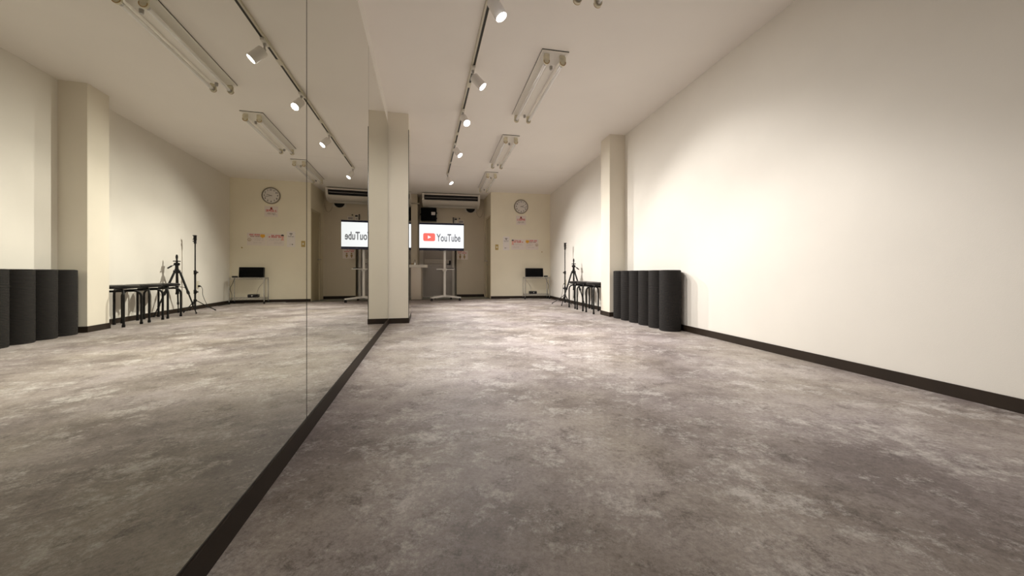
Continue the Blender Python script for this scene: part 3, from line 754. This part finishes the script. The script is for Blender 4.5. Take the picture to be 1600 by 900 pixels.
vt = thing('exhaust_fan', 'dark round exhaust vent in a pale square plate below the air conditioner', 'vent', (.51, YREC, 2.175))
mb = MB(); mb.box((-.145, -.012, -.05), (.145, 0, .15), .003); mb.build('plate', M['ac'], vt)
mb = MB(); mb.lathe([(0, .013), (.105, .013), (.112, .02), (.105, .03), (.06, .04), (0, .042)], 36, Matrix.Translation((0, 0, .045)) @ UP); mb.build('cover', M['black'], vt)
mb = MB()
for rr in (.035, .06, .085): mb.tube([(rr * math.cos(2 * PI * k / 28), -.042, .045 + rr * math.sin(2 * PI * k / 28)) for k in range(29)], .003, n=5)
mb.build('grille_rings', M['black_soft'], vt)
cable('vent_cable', [(.63, YREC - .006, 2.20), (.66, YREC - .008, 2.12), (.70, YREC - .008, 2.03), (.75, YREC - .008, 2.00), (.79, YREC - .008, 2.04), (.815, YREC - .008, 2.12), (.82, YREC - .008, 2.20)], .005, M['cable_beige'], 'slack beige cable drooping on the wall right of the vent')
wc = thing('air_conditioner_controller', 'white wall controller with a dark display above the television corner', 'controller', (.145, YREC, 1.905))
mb = MB(); mb.box((-.035, -.02, -.075), (.035, .0006, .065), .004); mb.build('case', M['white_pl'], wc)
mb = MB(); mb.box((-.028, -.0222, .005), (.028, -.0198, .05)); mb.build('display', M['ink'], wc)
mb = MB(); mb.box((-.02, -.0225, -.05), (.02, -.0198, -.03), .001); mb.build('button', M['greyink'], wc)
rm = thing('wall_remote', 'slim black remote hanging upright left of the white wall controller', 'remote control', (.085, YREC, 1.915))
mb = MB(); mb.box((-.014, -.024, -.066), (.014, -.002, .062), .005); mb.build('case', M['black'], rm)
mb = MB()
for k in range(5): mb.box((-.007, -.0255, -.045 + k * .018), (.007, -.0238, -.036 + k * .018))
mb.build('buttons', M['greyink'], rm)
w2 = thing('door_intercom', 'wide pale wall unit with a grey display right of the wall controller', 'controller', (.275, YREC, 1.865))
mb = MB(); mb.box((-.062, -.018, -.055), (.062, .0006, .050), .005); mb.build('case', M['white_pl'], w2)
mb = MB(); mb.box((-.05, -.0202, -.02), (.05, -.0178, .035)); mb.build('display', M['greyink'], w2)
bt = thing('call_button', 'tiny dark round button on the wall over the pale wall unit', 'button', (.235, YREC, 1.955))
mb = MB(); mb.lathe([(0, 0), (.018, 0), (.018, .006), (.012, .012), (0, .013)], 18, UP); mb.build('button_body', M['ink'], bt)

pp = sheet('shoe_poster', 'pale poster with two lines of red heading on the beige panel behind the television', .312, 1.045, .262, .225, M['pinkpaper'], y=YREC)
bars(pp, 'red_heading', M['red'], [(-.115, .06, .088, .022), (-.105, .115, .052, .024)], .016, .004)
for x in (-.06, .045):
    mb = MB(); mb.prism(arc(0, 0, .018, 0, 2 * PI, 14)[:-1], 0, .0014, Matrix.Translation((x, -.0015, .005)) @ UP); mb.prism(rrect(.046, .05, .014), 0, .0014, Matrix.Translation((x, -.0015, -.042)) @ UP)
    mb.prism([(-.012, 0), (.012, 0), (.009, -.03), (-.009, -.03)], 0, .0014, Matrix.Translation((x, -.0015, -.066)) @ UP); mb.build('drawn_figure', M['brownink'], pp, ang=0)

# wash basin on a cabinet, left of the recess
wb = thing('wash_basin', 'cream wash basin cabinet half hidden behind the column', 'basin', (-.79, 8.62, 0))
mb = MB(); mb.box((-.17, -.245, 0.0), (.155, .22, .715), .004); mb.build('cabinet', M['cabinet'], wb)
mb = MB(); mb.box((-.165, -.252, .03), (.150, -.2452, .705), .002); mb.build('cabinet_door', M['cabinet'], wb)
mb = MB(); T = Matrix.Translation((.06, 0, .752)); 
out = rrect(.47, .50, .09, 8); inn = [(x * .82, y * .80) for x, y in out]; low = [(x * .55, y * .52) for x, y in out]
n = len(out)
v = [(x, y, -.034) for x, y in out] + [(x, y, .028) for x, y in out] + [(x, y, .028) for x, y in inn] + [(x, y, -.024) for x, y in low]
fs = [tuple(range(n))[::-1]]
for a in range(3): fs += [(a * n + i, a * n + (i + 1) % n, (a + 1) * n + (i + 1) % n, (a + 1) * n + i) for i in range(n)]
fs += [tuple(range(3 * n, 4 * n))]
mb.raw(v, fs, T); mb.build('basin_top', M['ceramic'], wb)
mb = MB(); mb.tube(smooth_path([(-.02, .20, .78), (-.02, .20, .87), (-.02, .14, .90), (-.02, .07, .88)], 6), .010, n=10)
mb.build('tap', M['chrome'], wb)
for x in (-.10, -.04):
    mb = MB(); mb.cyl((x, -.215, .78), (x, -.215, .802), .012, n=12); mb.lathe([(0, 0), (.016, .002), (.018, .012), (0, .018)], 14, Matrix.Translation((x, -.215, .80))); mb.build('tap_knob', M['brownink'], wb)

# ------------------------------------------------------------------ WORLD, CAMERA, VIEW
w = bpy.data.worlds.new('World'); scene.world = w; w.use_nodes = True
w.node_tree.nodes['Background'].inputs[0].default_value = (.02, .02, .02, 1)
cam = bpy.data.cameras.new('Camera'); co = bpy.data.objects.new('Camera', cam); COL.objects.link(co)
co.location = (0, 0, .58); co.rotation_euler = (PI / 2, 0, -.1688)
cam.sensor_fit = 'HORIZONTAL'; cam.sensor_width = 36; cam.lens = 569.16 / 1600 * 36; cam.shift_y = -22.4 / 1600
cam.clip_start = .05
scene.camera = co
vs = scene.view_settings
scene.display_settings.display_device = 'sRGB'
vs.view_transform = 'Standard'; vs.look = 'None'; vs.gamma = 1; vs.use_curve_mapping = False
vs.exposure = 0.40
cy = scene.cycles
cy.max_bounces = 12; cy.diffuse_bounces = 8; cy.glossy_bounces = 6
cy.caustics_reflective = True; cy.sample_clamp_indirect = 3.0; cy.blur_glossy = .3
